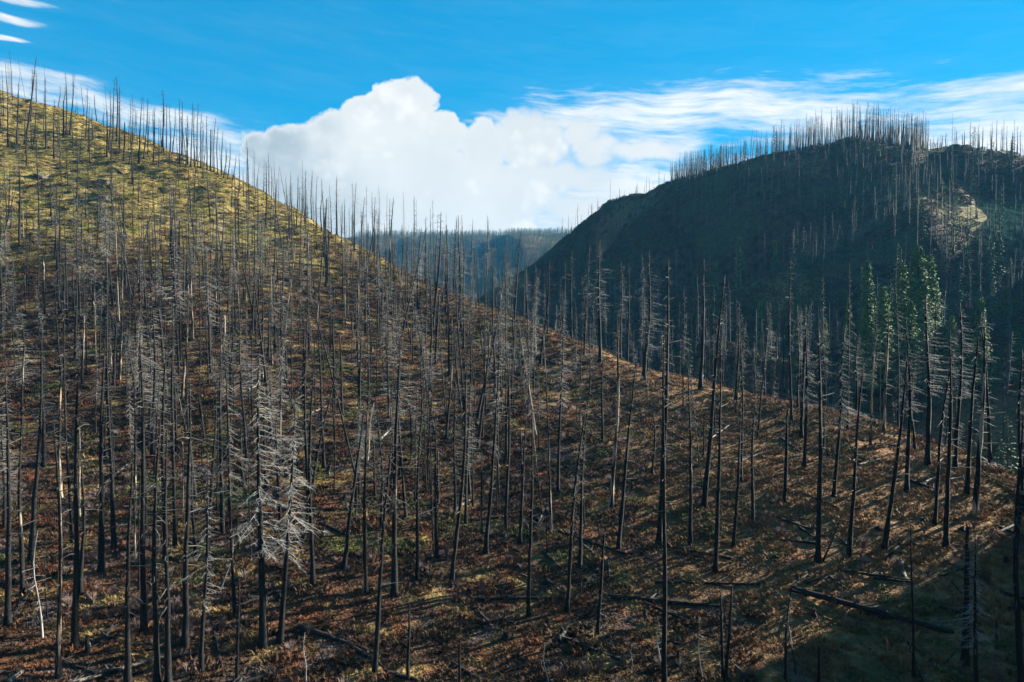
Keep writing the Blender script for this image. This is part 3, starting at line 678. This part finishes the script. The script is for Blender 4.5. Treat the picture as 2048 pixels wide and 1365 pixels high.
print('standing trees', len(TREES), {k: sum(t['kind'] == k for t in TREES) for k in NAME}, 'solo', len(solo), 'mass', len(mass))
if mass:
    ms = [p.joined for p in PROTO['snag'][:5] + PROTO['dead'][:4]]; P_m, R_m, S_m, I_m = [], [], [], []
    for i, t in enumerate(mass):
        j = (i % 5) if t['kind'] != 'dead' else 5 + i % 4; pr = (PROTO['snag'][:5] + PROTO['dead'][:4])[j]; q_, s_ = pose(t, pr, i)
        P_m.append(t['base']); R_m.append(tuple(q_.to_euler())); S_m.append(s_); I_m.append(j)
    scatter('burnt_woods', P_m, R_m, S_m, I_m, ms, 'thicket of thin burnt trunks farther up the near slope', 'woods')

# ------------------------------------------------------------------ the country across the valley
def crest_point(u, lo, hi):
    D = np.arange(lo, hi, 2.0); X = (u - 1024) / F * D; Z = gz(X, D); i = int(np.argmax(Z / D)); return np.array([X[i], D[i], Z[i]])
ridge_spots = []
def ridge(u0, u1, n, px0, px1, back=10):
    for k in range(n):
        u = u0 + (u1 - u0) * (k + rng.random()) / n; c = crest_point(u, 420, 900)
        dd = c[1] + rng.uniform(-back, back * .8); x = (u - 1024) / F * dd; z = float(gz(x, dd))
        ridge_spots.append((u, np.array([x, dd, z]), rng.uniform(px0, px1) * dd / F))
ridge(1338, 1455, 52, 30, 56); ridge(1455, 1575, 20, 24, 58); ridge(1572, 1660, 34, 36, 78); ridge(1660, 1725, 22, 40, 76); ridge(1725, 1845, 62, 48, 80); ridge(1845, 1885, 8, 14, 34); ridge(1895, 2048, 13, 26, 66)
for u, px in ((1125, 40), (1155, 46), (1182, 26), (1238, 18)):
    c = crest_point(u, 500, 950); ridge_spots.append((u, c, px * c[1] / F))
ridge_spots.sort(key=lambda s: s[0])
zones = [(1260, 'low on the far hill against the cloud'), (1400, 'in the dense fringe where the far ridge begins'), (1460, 'in the fringe on the rising far ridge'), (1575, 'in the thin row on the far ridge'), (1660, 'left of the far hill summit'), (1725, 'on the far hill summit'),
         (1785, 'in the tall stand right of the summit'), (1845, 'at the right end of the tall stand'), (1890, 'in the dip right of the tall stand'), (3000, 'on the far ridge at the right edge')]
cnt = {}; tot = {}
for u, b, h in ridge_spots: zn = next(s for a, s in zones if u < a); tot[zn] = tot.get(zn, 0) + 1
for i, (u, b, h) in enumerate(ridge_spots):
    zn = next(s for a, s in zones if u < a); cnt[zn] = cnt.get(zn, 0) + 1
    p = PROTO['far_snag'][(i * 3) % 5]
    e = link('skyline_snag', None); e.location = b; sz = h / p.H; e.scale = (1.5, 1.5, sz); e.rotation_euler = (rng.normal(0, .015), rng.normal(0, .02), rng.uniform(0, 6.28))
    tag(e, f'thin black snag {zn}, {ORD[cnt[zn]] if cnt[zn] < len(ORD) else str(cnt[zn]) + "th"} from the left', 'tree', 'snags on the far skyline')
    link('trunk', p.trunk, e); tag(link('branches', p.branches, e), kind='stuff')

nc = 60000
x = rng.uniform(-60, 760, nc); y = rng.uniform(150, 1000, nc)
z = gz(x, y); u, v = project(np.stack([x, y, z], 1)); P3 = np.stack([x, y, z], 1)
far_side = np.array([d > np.interp(uu_, CU, CD) * 1.22 for uu_, d in zip(u, y)])
k = np.nonzero(far_side & (u > 880) & (u < 2120) & (v < 1000))[0]
k = k[visible(np.stack([x[k], y[k], z[k] + 16], 1))]
bare_n = fbm(x[k] / 60, y[k] / 60, 2, 77)
rr = np.where(y[k] > 420, 4.9, 5.6) + 5.0 * (bare_n > .38)
rr = np.where(y[k] < 300, 7.0, rr); rr = np.where((u[k] < 1345) & (y[k] > 400), 15.0, rr); rr = np.where(np.hypot(x[k] - 260, y[k] - 386) < 36, 8.0, rr); rr = np.where((u[k] > 1855) & (y[k] > 452), 13.0, rr); rr = rr * (1 + .5 * np.clip(fbm(x[k] / 30, y[k] / 30, 2, 15) * 1.6, -.3, 1))
f = spaced(np.stack([x[k], y[k]], 1), rr, [s[1][:2] for s in ridge_spots])
n = len(f); print('far woods', n)
zz = gz(f[:, 0], f[:, 1]); kind = rng.random(n)
idx = np.where(kind < .55, rng.integers(0, 5, n), np.where(kind < np.where(f[:, 1] < 430, .80, .93), 5 + rng.integers(0, 3, n), 8 + rng.integers(0, 3, n)))
hh = rng.uniform(.4, 1.12, n); ww = rng.uniform(.7, 1.2, n)
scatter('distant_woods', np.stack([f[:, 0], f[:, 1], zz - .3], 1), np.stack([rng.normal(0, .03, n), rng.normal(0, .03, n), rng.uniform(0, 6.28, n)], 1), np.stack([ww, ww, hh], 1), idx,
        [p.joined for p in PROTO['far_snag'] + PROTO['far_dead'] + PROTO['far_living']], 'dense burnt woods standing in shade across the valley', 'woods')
# the far ridge: dead grey slopes below, a living forest along the top
nc = 26000
x = rng.uniform(-420, 420, nc); y = rng.uniform(1000, 2000, nc); z = gz(x, y); u, v = project(np.stack([x, y, z], 1))
k = np.nonzero((u > 700) & (u < 1190) & (v < 680))[0]; f = spaced(np.stack([x[k], y[k]], 1), np.full(len(k), 7.0), [])
zz = gz(f[:, 0], f[:, 1]); n = len(f); hi = zz + 22 * fbm(f[:, 0] / 60, f[:, 1] / 60, 2, 4) > 172
pick = rng.random(n); idx = np.where(np.where(hi, pick < .97, pick < .75), 8 + rng.integers(0, 3, n), np.where(pick > .8, 5 + rng.integers(0, 3, n), rng.integers(0, 5, n)))
sc = rng.uniform(.45, .85, n); print('far ridge trees', n)
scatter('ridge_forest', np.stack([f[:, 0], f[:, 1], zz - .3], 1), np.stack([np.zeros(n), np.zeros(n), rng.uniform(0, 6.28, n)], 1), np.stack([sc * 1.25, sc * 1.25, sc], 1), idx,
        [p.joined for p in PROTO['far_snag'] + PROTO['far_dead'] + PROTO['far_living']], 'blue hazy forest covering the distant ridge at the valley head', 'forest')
# unseen firs added beyond the right edge to shade the foot of the slope
nc = 1500; x = rng.uniform(60, 150, nc); y = rng.uniform(12, 100, nc); lat = -.454 * x + .891 * y
k = np.nonzero((x > .80 * y + 7) & (lat > -32) & (lat < 36 + 4 * rng.random(nc)))[0]; f = spaced(np.stack([x[k], y[k]], 1), np.full(len(k), 5.0), [])
n = len(f); sc = rng.uniform(1.15, 1.5, n); print('grove', n)
scatter('added_shade_firs', np.stack([f[:, 0], f[:, 1], gz(f[:, 0], f[:, 1]) - .3], 1), np.stack([np.zeros(n), np.zeros(n), rng.uniform(0, 6.28, n)], 1), np.stack([sc, sc, sc], 1), rng.integers(0, 3, n),
        [p.joined for p in PROTO['living']], 'grove of firs added out of view to shade the slope foot', 'grove')

# ------------------------------------------------------------------ ground cover
def slope_euler(n_, spin):
    out = []
    for a, s in zip(n_, spin):
        v = Vector((a[0] * .8, a[1] * .8, a[2])).normalized(); out.append(tuple((v.to_track_quat('Z', 'Y') @ Quaternion((0, 0, 1), s)).to_euler()))
    return out
def grass_patch(rng, n, R_, h):
    V = []; T = []
    for i in range(n):
        a = rng.uniform(0, 6.28); r = R_ * math.sqrt(rng.random()); c = np.array([r * math.cos(a), r * math.sin(a), -.10]); k = rng.uniform(.5, 1.25) * h
        for b in range(6):
            t = rng.uniform(0, 6.28); lean = rng.uniform(.15, .9) * k; d = np.array([math.cos(t), math.sin(t), 0]); s = np.array([-d[1], d[0], 0]) * rng.uniform(.03, .07)
            o = c + d * rng.uniform(0, .16); m = o + d * lean * .4 + np.array([0, 0, k * .72]); e = o + d * lean + np.array([0, 0, k * rng.uniform(.75, 1.1)])
            j = len(V); V += [o - s, o + s, m + s * .6, m - s * .6, e]; T += [(j, j + 1, j + 2), (j, j + 2, j + 3), (j + 3, j + 2, j + 4)]
    return tri_mesh('grass_patch', V, T, [m_grass], smooth=False)
def shrub(rng, mat, n, R_, h, leaf, stems=14):
    V = []; T = []; g = Geo()
    for i in range(stems):
        a = rng.uniform(0, 6.28); l = rng.uniform(.5, 1.0); e = np.array([math.cos(a) * R_ * l * .8, math.sin(a) * R_ * l * .8, h * rng.uniform(.6, 1.1)])
        g.tube([np.array([0, 0, -.15]), e * [.35, .35, .6], e], [.02, .016, .007], 3, cap=False)
    for i in range(n):
        a = rng.uniform(0, 6.28); r = R_ * rng.random() ** .6; zt = h * (1 - .55 * (r / R_) ** 2) * rng.uniform(.35, 1.0)
        p = np.array([r * math.cos(a), r * math.sin(a), zt]); d = rng.normal(size=3); d[2] = abs(d[2]) * .5; d /= np.linalg.norm(d); s = np.cross(d, rng.normal(size=3)); s /= np.linalg.norm(s) + 1e-6
        l = leaf * rng.uniform(.6, 1.4); j = len(V); V += [p, p + d * l * .5 + s * l * .3, p + d * l, p + d * l * .5 - s * l * .3]; T += [(j, j + 1, j + 2), (j, j + 2, j + 3)]
    if V: g.add(V, T)
    return g.mesh('shrub', [mat], smooth=False)
nc = 90000
x = rng.uniform(-245, 125, nc); y = 44 + 290 * rng.random(nc) ** 1.0; z = gz(x, y); u, v = project(np.stack([x, y, z], 1))
k = np.nonzero((u > -60) & (u < 2110) & (v < 1420) & (z > -60))[0]; k = k[visible(np.stack([x[k], y[k], z[k]], 1))]
pts = np.stack([x[k], y[k]], 1); f = spaced(pts, np.where(pts[:, 1] < 120, 1.25, 1.75), [])
n = len(f); print('grass patches', n); nr = normal(f[:, 0], f[:, 1]); sc = rng.uniform(.75, 1.3, n)
scatter('grass', np.stack([f[:, 0], f[:, 1], gz(f[:, 0], f[:, 1])], 1), slope_euler(nr, rng.uniform(0, 6.28, n)), np.stack([sc, sc, sc * rng.uniform(.5, 1.2, n)], 1), rng.integers(0, 5, n),
        [grass_patch(rng, 34, 1.25, hh_) for hh_ in (.30, .38, .46, .55, .42)], 'dry tufted grass over the near hillside', 'grass')
def shrubs(name, meshes, n, density, label, size):
    x = rng.uniform(-230, 120, n); y = 46 + 240 * rng.random(n) ** 1.3; z = gz(x, y); u, v = project(np.stack([x, y, z], 1))
    m = (u > -40) & (u < 2090) & (v < 1420) & (rng.random(n) < density(x, y, z)); k = np.nonzero(m)[0]; k = k[visible(np.stack([x[k], y[k], z[k]], 1))]
    x, y = x[k], y[k]; n = len(k); s = rng.uniform(.4, 1.0, n) * size * rng.choice([1, 1, 1.5], n); print(name, n)
    scatter(name, np.stack([x, y, gz(x, y)], 1), slope_euler(normal(x, y), rng.uniform(0, 6.28, n)), np.stack([s, s, s * rng.uniform(.6, 1.1, n)], 1), rng.integers(0, len(meshes), n), meshes, label, 'shrubs')
lowz = lambda z: 1 - smooth(2, 26, z)
shrubs('bracken_undergrowth', [shrub(rng, m_bracken, 80, .75, .6, .17) for i in range(4)], 6500, lambda x, y, z: np.clip((fbm(x / 9, y / 9, 2, 31) - .22) * 4, 0, 1) * (.2 + .8 * lowz(z)), 'rust brown bracken in clumps over the near slope', 1.0)
shrubs('bush_undergrowth', [shrub(rng, m_bush, 110, .8, .6, .20) for i in range(4)], 12000, lambda x, y, z: np.clip((fbm(x / 12 + 9, y / 12, 2, 57) - .2) * 4, 0, 1) * (.6 + .4 * lowz(z)), 'low green bushes in patches over the near slope', 1.0)
shrubs('twig_undergrowth', [shrub(rng, m_twigs, 0, .6, 1.0, .2, 46) for i in range(4)], 20000, lambda x, y, z: np.clip((fbm(x / 10 - 5, y / 10, 2, 91) - .02) * 4, 0, 1) * (.2 + .8 * lowz(z)), 'bare purplish twigs of leafless shrubs on the lower slope', 1.0)

# scrub over the shaded country across the valley
nc = 30000; x = rng.uniform(20, 560, nc); y = rng.uniform(200, 800, nc); z = gz(x, y); u, v = project(np.stack([x, y, z], 1))
far_side = y > np.interp(u, CU, CD) * 1.25
k = np.nonzero(far_side & (u > 1000) & (u < 2110) & (v < 980) & (fbm(x / 24, y / 24, 3, 101) > -.08 + .4 * (rng.random(nc) - .5)))[0]; k = k[visible(np.stack([x[k], y[k], z[k] + 1.5], 1))][:9000]
n = len(k); s = rng.uniform(1.2, 3.2, n); print('far scrub', n)
scatter('scrub_undergrowth', np.stack([x[k], y[k], z[k]], 1), slope_euler(normal(x[k], y[k]), rng.uniform(0, 6.28, n)), np.stack([s, s, s * .8], 1), rng.integers(0, 5, n),
        [shrub(rng, m_bush, 60, .8, .6, .3, 6) for i in range(2)] + [shrub(rng, m_bracken, 60, .8, .6, .3, 6) for i in range(2)] + [shrub(rng, m_twigs, 0, .6, 1.0, .2, 30)], 'scattered brush over the shaded hill across the valley', 'shrubs')
# ------------------------------------------------------------------ fallen logs and stumps
LOGS = [((1584,1187),(1908,1276),.34,.05),((600,1258),(735,1308),.24,.1),((1118,1283),(1250,1333),.20,.55),((1118,1286),(1144,1250),.20,.5),((940,1201),(1100,1199),.22,.05),((1070,1052),(1250,1112),.30,.1),((1085,1110),(1125,1142),.22,.05),
 ((1090,1165),(1150,1212),.24,.05),((1220,1197),(1440,1217),.26,.15),((1290,1210),(1395,1256),.18,.1),((1310,1168),(1520,1176),.20,.05),((680,1338),(818,1330),.20,.1),((207,566),(240,602),.45,.05),((212,622),(262,702),.45,.05),((1010,690),(1112,732),.4,.05),  # the thickest ones here are drawn along dark streaks and a dark ditch
 ((1023,745),(1105,772),.34,.05),((1958,916),(2060,982),.34,.3),((1962,926),(2002,948),.26,.1),((1718,933),(1760,922),.16,.95),((1897,962),(1990,943),.16,.95),((1850,969),(1872,958),.2,.9),((1820,968),(1868,981),.22,.05),((1747,1160),(1826,1170),.18,.1),
 ((1803,1126),(1812,1168),.18,.8),((1792,1026),(1808,1044),.2,.6),((1612,1175),(1657,1157),.14,.4),((1658,1158),(1692,1180),.14,.05),((201,1298),(226,1256),.2,.4),((18,1368),(50,1344),.2,.9),((168,1195),(210,1236),.22,.05),((210,970),(272,916),.16,.95),
 ((759,884),(786,856),.2,.9),((722,922),(752,896),.2,.6),((1330,1290),(1362,1298),.16,.1),((700,1300),(762,1338),.2,.05),((770,1350),(836,1368),.24,.2),((905,1335),(965,1372),.2,.15),((1165,1095),(1198,1118),.2,.5),((1420,880),(1462,850),.16,.9),((1470,930),(1530,905),.16,.9),
 ((1380,975),(1440,978),.2,.1),((1540,1010),(1585,1022),.2,.1),((1880,1155),(1960,1130),.12,.1),((2000,1190),(2048,1200),.2,.1),((1600,1060),(1640,1090),.16,.2),((480,790),(520,770),.2,.9),((620,830),(660,812),.2,.8),((340,640),(372,650),.3,.1),((560,560),(600,570),.3,.1),((150,880),(190,905),.25,.1),
 ((860,950),(905,968),.22,.1),((640,1050),(700,1075),.2,.05),((1010,1090),(1050,1118),.2,.1),((990,800),(1030,822),.25,.1),((1180,840),(1230,850),.22,.1),((1330,860),(1370,882),.22,.1),((1240,930),(1280,922),.18,.7),((430,900),(470,920),.22,.1),((320,1110),(360,1130),.2,.1),((540,1140),(590,1150),.2,.2),
 ((1690,870),(1730,885),.2,.2),((1560,880),(1600,905),.2,.1),((400,375),(430,392),.35,.1),((215,330),(245,350),.4,.05),((150,400),(180,412),.4,.1),((1720,1230),(1770,1240),.16,.1),((1150,1340),(1200,1360),.2,.1)]
def log_mesh(rng, i):
    g = Geo(); n = 9; zz = np.linspace(0, 1, n); pts = np.stack([zz * 10, .10 * np.sin(zz * 5 + i), .05 * np.sin(zz * 7)], 1); g.tube(pts, np.linspace(1.0, .55, n) * (1 + rng.normal(0, .05, n)), 8); c = g.V[0]; c[:8, 0] += rng.uniform(-.2, .2, 8)
    V = c; g2 = Geo(); T = list(g.T[0]) + [(0, j + 1, j + 2) for j in range(6)]; g2.add(V, T); return g2.mesh('log', [m_log])
def log_stubs(rng):
    g = Geo()
    for k in range(9):
        a = rng.uniform(.2, 2.9); x = rng.uniform(3, 9.8); d = np.array([rng.normal(0, .4), math.cos(a), math.sin(a)]); g.tube([np.array([x, 0, 0]), np.array([x, 0, 0]) + d * rng.uniform(1.5, 3.6)], [.18, .06], 3)
    return g.mesh('log_stubs', [m_stub])
log_meshes = [log_mesh(rng, i) for i in range(5)]; stub_meshes = [log_stubs(rng) for i in range(3)]
items = []
for (a, b, r, bare) in LOGS:
    A, B = hit(*a), hit(*b); items.append([(a[0] + b[0]) / 2, (a[1] + b[1]) / 2, A, B, r, bare])
for _ in range(400):                     # lesser deadfall, lying every way
    if len(items) >= 165: break
    u, v = rng.uniform(10, 2040), rng.uniform(640, 1360)
    if v < np.interp(u, CU, CV) + 25: continue
    A = hit(u, v); an = rng.uniform(0, 6.28); l = rng.uniform(3, 9); bx, by = A[0] + l * math.cos(an), A[1] + l * math.sin(an)
    if by < 44: continue
    B = np.array([bx, by, float(gz(bx, by))]); items.append([u, v, A, B, rng.uniform(.08, .2), float(rng.choice([.05, .1, .4, .6]))])
def place_name(u, v):
    col = 'far left' if u < 250 else ('left' if u < 650 else ('centre' if u < 1080 else ('right of centre' if u < 1500 else ('right' if u < 1860 else 'far right'))))
    row = 'high up the slope' if v < 600 else ('halfway up the slope' if v < 860 else ('on the lower slope' if v < 1080 else 'at the slope foot'))
    return f'{row}, {col}'
lk = {}
for it in items: it.append(('pale bare' if it[5] > .55 else ('streaked grey' if it[5] > .25 else 'charred black'), place_name(it[0], it[1]))); lk.setdefault(it[6], []).append(it)
for key, its in lk.items():
    its.sort(key=lambda i: i[0])
    for j, it in enumerate(its): it.append(f'{key[0]} fallen log {key[1]}' + ('' if len(its) == 1 else f', {ORD[j + 1]} such from left'))
for i, (u, v, A, B, r, bare, key, lab) in enumerate(items):
    A = A + [0, 0, r * .7]; B = B + [0, 0, r * .5]; d = Vector(B - A); e = link('fallen_log', None); e.location = A; e.rotation_mode = 'QUATERNION'; e.rotation_quaternion = d.to_track_quat('X', 'Z'); e.scale = (d.length / 10, r, r)
    tag(e, lab, 'log', 'fallen logs on the slope'); o = link('stem', log_meshes[i % 5], e); o['bare'] = float(bare); tag(link('branch_stubs', stub_meshes[i % 3], e), kind='stuff')
STUMPS = [(937,1195,15),(1290,1238,16),(1356,1332,30),(1755,1065,8),(1846,1045,7),(1935,1240,10),(2012,1130,14),(852,1150,12),(1010,1285,14),(560,1200,10),(690,1000,10),(410,1000,9),(1010,1075,8),(1095,1250,10),(1550,1120,9),(1628,1235,16),(176,1310,32),(30,1130,8),(800,870,9),(1750,850,8),(1924,1065,9),(240,300,6),(300,900,10)]
def stump_mesh(rng):
    g = trunk_geo(rng, 1.0, .62, .36, rings=6, sides=9, jag=.16, wob=.05); return g.mesh('stump', [m_bark], smooth=False)
sm = [stump_mesh(rng) for i in range(4)]; sl = {}
for (u, v, h) in STUMPS: sl.setdefault(place_name(u, v), []).append((u, v, h))
i = 0
for pn, its in sl.items():
    its.sort()
    for j, (u, v, h) in enumerate(its):
        B = hit(u, v); hm = h * B[1] / F; o = link('burnt_stump', sm[i % 4]); o.location = B; k_ = .38 if hm < .7 else .26; o.scale = (k_, k_, hm); o.rotation_euler = (0, 0, i * 1.3); o['bare'] = (.05, .4, .1)[i % 3]
        tag(o, f'short burnt stump {pn}' + ('' if len(its) == 1 else f', {ORD[j + 1]} such from left'), 'stump', 'burnt stumps on the slope'); i += 1
# rock outcrops on the grassy slope
def rock_mesh(rng):
    n, m = 7, 10; V = []; T = []
    for a in range(n):
        for b in range(m):
            th = math.pi * a / (n - 1) * .62; ph = 2 * math.pi * b / m; r = 1 + rng.normal(0, .16); V.append((r * math.sin(th) * math.cos(ph) * 1.5, r * math.sin(th) * math.sin(ph), r * math.cos(th) * .75 - .25))
    for a in range(n - 1):
        for b in range(m): p, q_ = a * m + b, a * m + (b + 1) % m; T += [(p, p + m, q_), (q_, p + m, q_ + m)]
    return tri_mesh('rock', V, T, [m_rock], smooth=False)
rm = [rock_mesh(rng) for i in range(3)]
for i, (u, v, s, w) in enumerate([(205,368,2.2,'beside the broken snags'),(84,355,1.8,'at far left'),(212,400,1.7,'below the larger one'),(365,322,1.8,'at the crest of the left hill'),(60,205,1.6,'on the left skyline'),(110,208,1.3,'right of the skyline lump'),(300,358,1.3,'below the skyline grove')]):
    B = hit(u, v); o = link('rock_outcrop', rm[i % 3]); o.location = B; o.scale = (s, s, s); o.rotation_euler = (.3, .1, i * 1.1); tag(o, f'dark rock outcrop on the grassy slope {w}', 'rock', 'rock outcrops')

# ------------------------------------------------------------------ haze in the valley air
xa, xb, ya, yb, za, zb = -1320, 1720, -280, 2530, float(GZ.min()) - 5, float(GZ.max()) + 45
V = [(a, b, c) for c in (za, zb) for b in (ya, yb) for a in (xa, xb)]
me = bpy.data.meshes.new('haze'); me.from_pydata(V, [], [(0, 2, 3, 1), (4, 5, 7, 6), (0, 1, 5, 4), (1, 3, 7, 5), (3, 2, 6, 7), (2, 0, 4, 6)])
hm_ = bpy.data.materials.new('haze_air'); hm_.use_nodes = True; t = NT(hm_.node_tree); t.n.clear(); o_ = t.n.new('ShaderNodeOutputMaterial'); pv = t.n.new('ShaderNodeVolumePrincipled')
pv.inputs['Color'].default_value = (0.10, 0.52, 1.0, 1); pv.inputs['Density'].default_value = 0.000052; pv.inputs['Anisotropy'].default_value = 0.0; t.link(pv.outputs[0], o_.inputs['Volume']); me.materials.append(hm_)
hz_ = link('haze', me); tag(hz_, 'thin blue haze filling the valley air', 'haze', kind='stuff')
